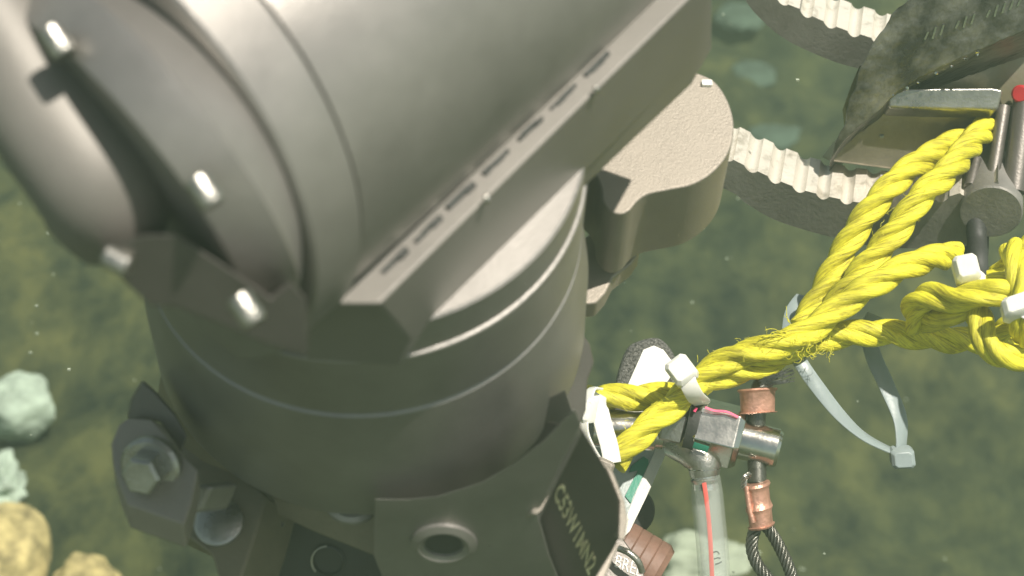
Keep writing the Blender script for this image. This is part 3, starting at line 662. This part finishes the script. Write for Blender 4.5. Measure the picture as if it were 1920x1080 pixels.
tpn = Plane(P(1200, 920, .945), V(.35, -.35, -1))
prism('tag_plate', tpn, [(1100, 780), (1215, 812), (1240, 832), (1250, 846), (1212, 930), (1180, 995), (1160, 1012), (1120, 940), (1090, 850)], V(0, 0, .0022), M['tag'], tg, .0004)
prism('tag_border', tpn.shift(tpn.n * .0004), [(1232, 830), (1251, 846), (1213, 930), (1181, 996), (1163, 1014), (1170, 978), (1196, 916), (1226, 850)], V(0, 0, .0006), M['tag_edge'], tg, .0002)
gp = [(1207, 856), (1216, 862), (1216, 870), (1186, 934), (1183, 944), (1172, 930), (1196, 882), (1180, 886), (1183, 874)]
prism('number_one', tpn.shift(tpn.n * .0008), gp, V(0, 0, .0006), M['green'], tg, .0001)
br = empty('rubber_stopper', P(1205, 1020, .95), 'ribbed brown rubber stopper on a round black cap below the tag', 'stopper')
sa = V(.52, .80, -.2).normalized()
lathe('black_cap', P(1185, 960, .965), V(.3, .1, -1), [(-.012, .0001), (-.012, .0118), (0, .0124), (.002, .0110), (.002, .0001)], M['rubber'], br, 40)
pr = [(-.024, .0001), (-.024, .0160)]
for k in range(7): pr += [(-.023 + k * .0055, .0166), (-.0184 + k * .0055, .0166), (-.0180 + k * .0055, .0162)]
lathe('brown_body', P(1180, 1048, .950), V(.85, .50, -.12).normalized(), pr + [(.0175, .0145), (.0180, .0001)], M['brownrub'], br, 56)
lb = empty('engraved_label', P(1180, 1060, .90), 'dark label engraved BREE in white letters at the bottom edge beside the arm', 'label')
lpn = Plane(P(1180, 1060, .915), V(.1, -.3, -1))
lp_ = prism('label_plate', lpn, [(1160, 1000), (1186, 1036), (1206, 1060), (1212, 1130), (1110, 1130), (1140, 1040)], V(0, 0, .004), M['ano_dark'], lb, .0006)
def lbl(x, y):
    return lpn.at(1150 + x * 24 + y * 7, 1062 + x * 9.5 - y * 34, .0001), lpn.n
lettering('lettering', 'BREE', lbl, M['tag_edge'], lp_, .0003)
tube('label_ring', W3([(1160, 1028, .905), (1178, 1036, .902), (1196, 1052, .902), (1204, 1072, .905)]), .0016, M['steel_dull'], lb, 10)
# ================================================================== SEABED LIFE
def blob(name, c, rx, ry, rz, m, lab, cat, amp=.25, fr=1.6, seed=0, sub=5, group=None, cup=0, mid=.4):
    bm = bmesh.new(); bmesh.ops.create_icosphere(bm, subdivisions=sub, radius=1)
    for v in bm.verts:
        n = v.co.normalized(); k = 1 + amp * noise.noise(n * fr + Vector((seed, 0, 0))) + amp * mid * noise.noise(n * fr * 3 + Vector((seed, 5, 0))) + amp * .07 * noise.noise(n * fr * 9)
        if cup: k -= cup * max(0, n.z - .35) * 1.6
        v.co = Vector((n.x * rx * k, n.y * ry * k, n.z * rz * k)) + c
    o = obj(name, bm, m, sharp=180); tag(o, lab, cat, group); return o
def gpt(px, py, lift=0): return ground_at(px, py) + Vector((0, 0, lift))
blob('sponge', gpt(5, 1075, .02), .044, .05, .042, M['sp_yellow'], 'yellow rounded sponge at the bottom left corner of the photo', 'sponge', .22, 1.5, 1, mid=.12)
blob('sponge', gpt(165, 1125, .015), .028, .03, .028, M['sp_yellow'], 'low yellow sponge just right of the corner sponge, cut by the bottom edge', 'sponge', .25, 1.8, 4, mid=.15)
blob('sponge', gpt(38, 800, .03), .036, .03, .040, M['sp_mint'], 'pale mint cup-shaped sponge at the left edge', 'sponge', .25, 1.5, 8, cup=.45, mid=.2)
blob('sponge', gpt(0, 940, .015), .026, .03, .028, M['sp_mint'], 'small ragged mint sponge just below the mint cup sponge', 'sponge', .5, 2.2, 13)
blob('sponge', gpt(1300, 1085, .012), .055, .03, .026, M['sp_white'], 'pale cream sponge at the bottom edge behind the clear tube', 'sponge', .3, 2.4, 21)
blob('sponge', gpt(1460, 1100, .008), .032, .02, .014, M['sp_white'], 'sliver of cream sponge behind the wire loop at the bottom edge', 'sponge', .3, 2.4, 27)
for px, py, r, lab in ((1450, 250, .030, 'blurred pale mint tuft seen between the two jaws'), (1412, 138, .028, 'faint round tuft high between the jaws'), (1518, 958, .013, 'small blurred pale dot on the seabed right of the copper crimp'), (1388, 30, .034, 'blurred mint tuft beside the upper jaw tip'), (165, 865, .012, 'small blurred pale spot right of the mint sponges')):
    blob('seabed_tuft', gpt(px, py, .0), r, r, r * .12, M['tuft'], lab, 'sponge', .3, 2, px, 3, 'small pale tufts on the seabed')

# drifting specks in the water
bm = bmesh.new(); random.seed(9)
for k in range(150):
    p = P(random.uniform(-50, 1970), random.uniform(-50, 1130), random.uniform(.95, 1.7)); r = random.uniform(.00025, .0009)
    add_box(bm, p, Vector((r, 0, 0)), Vector((0, r * .8, 0)), Vector((0, 0, r * .7)))
tag(obj('suspended_specks', bm, M['sp_white']), kind='stuff')
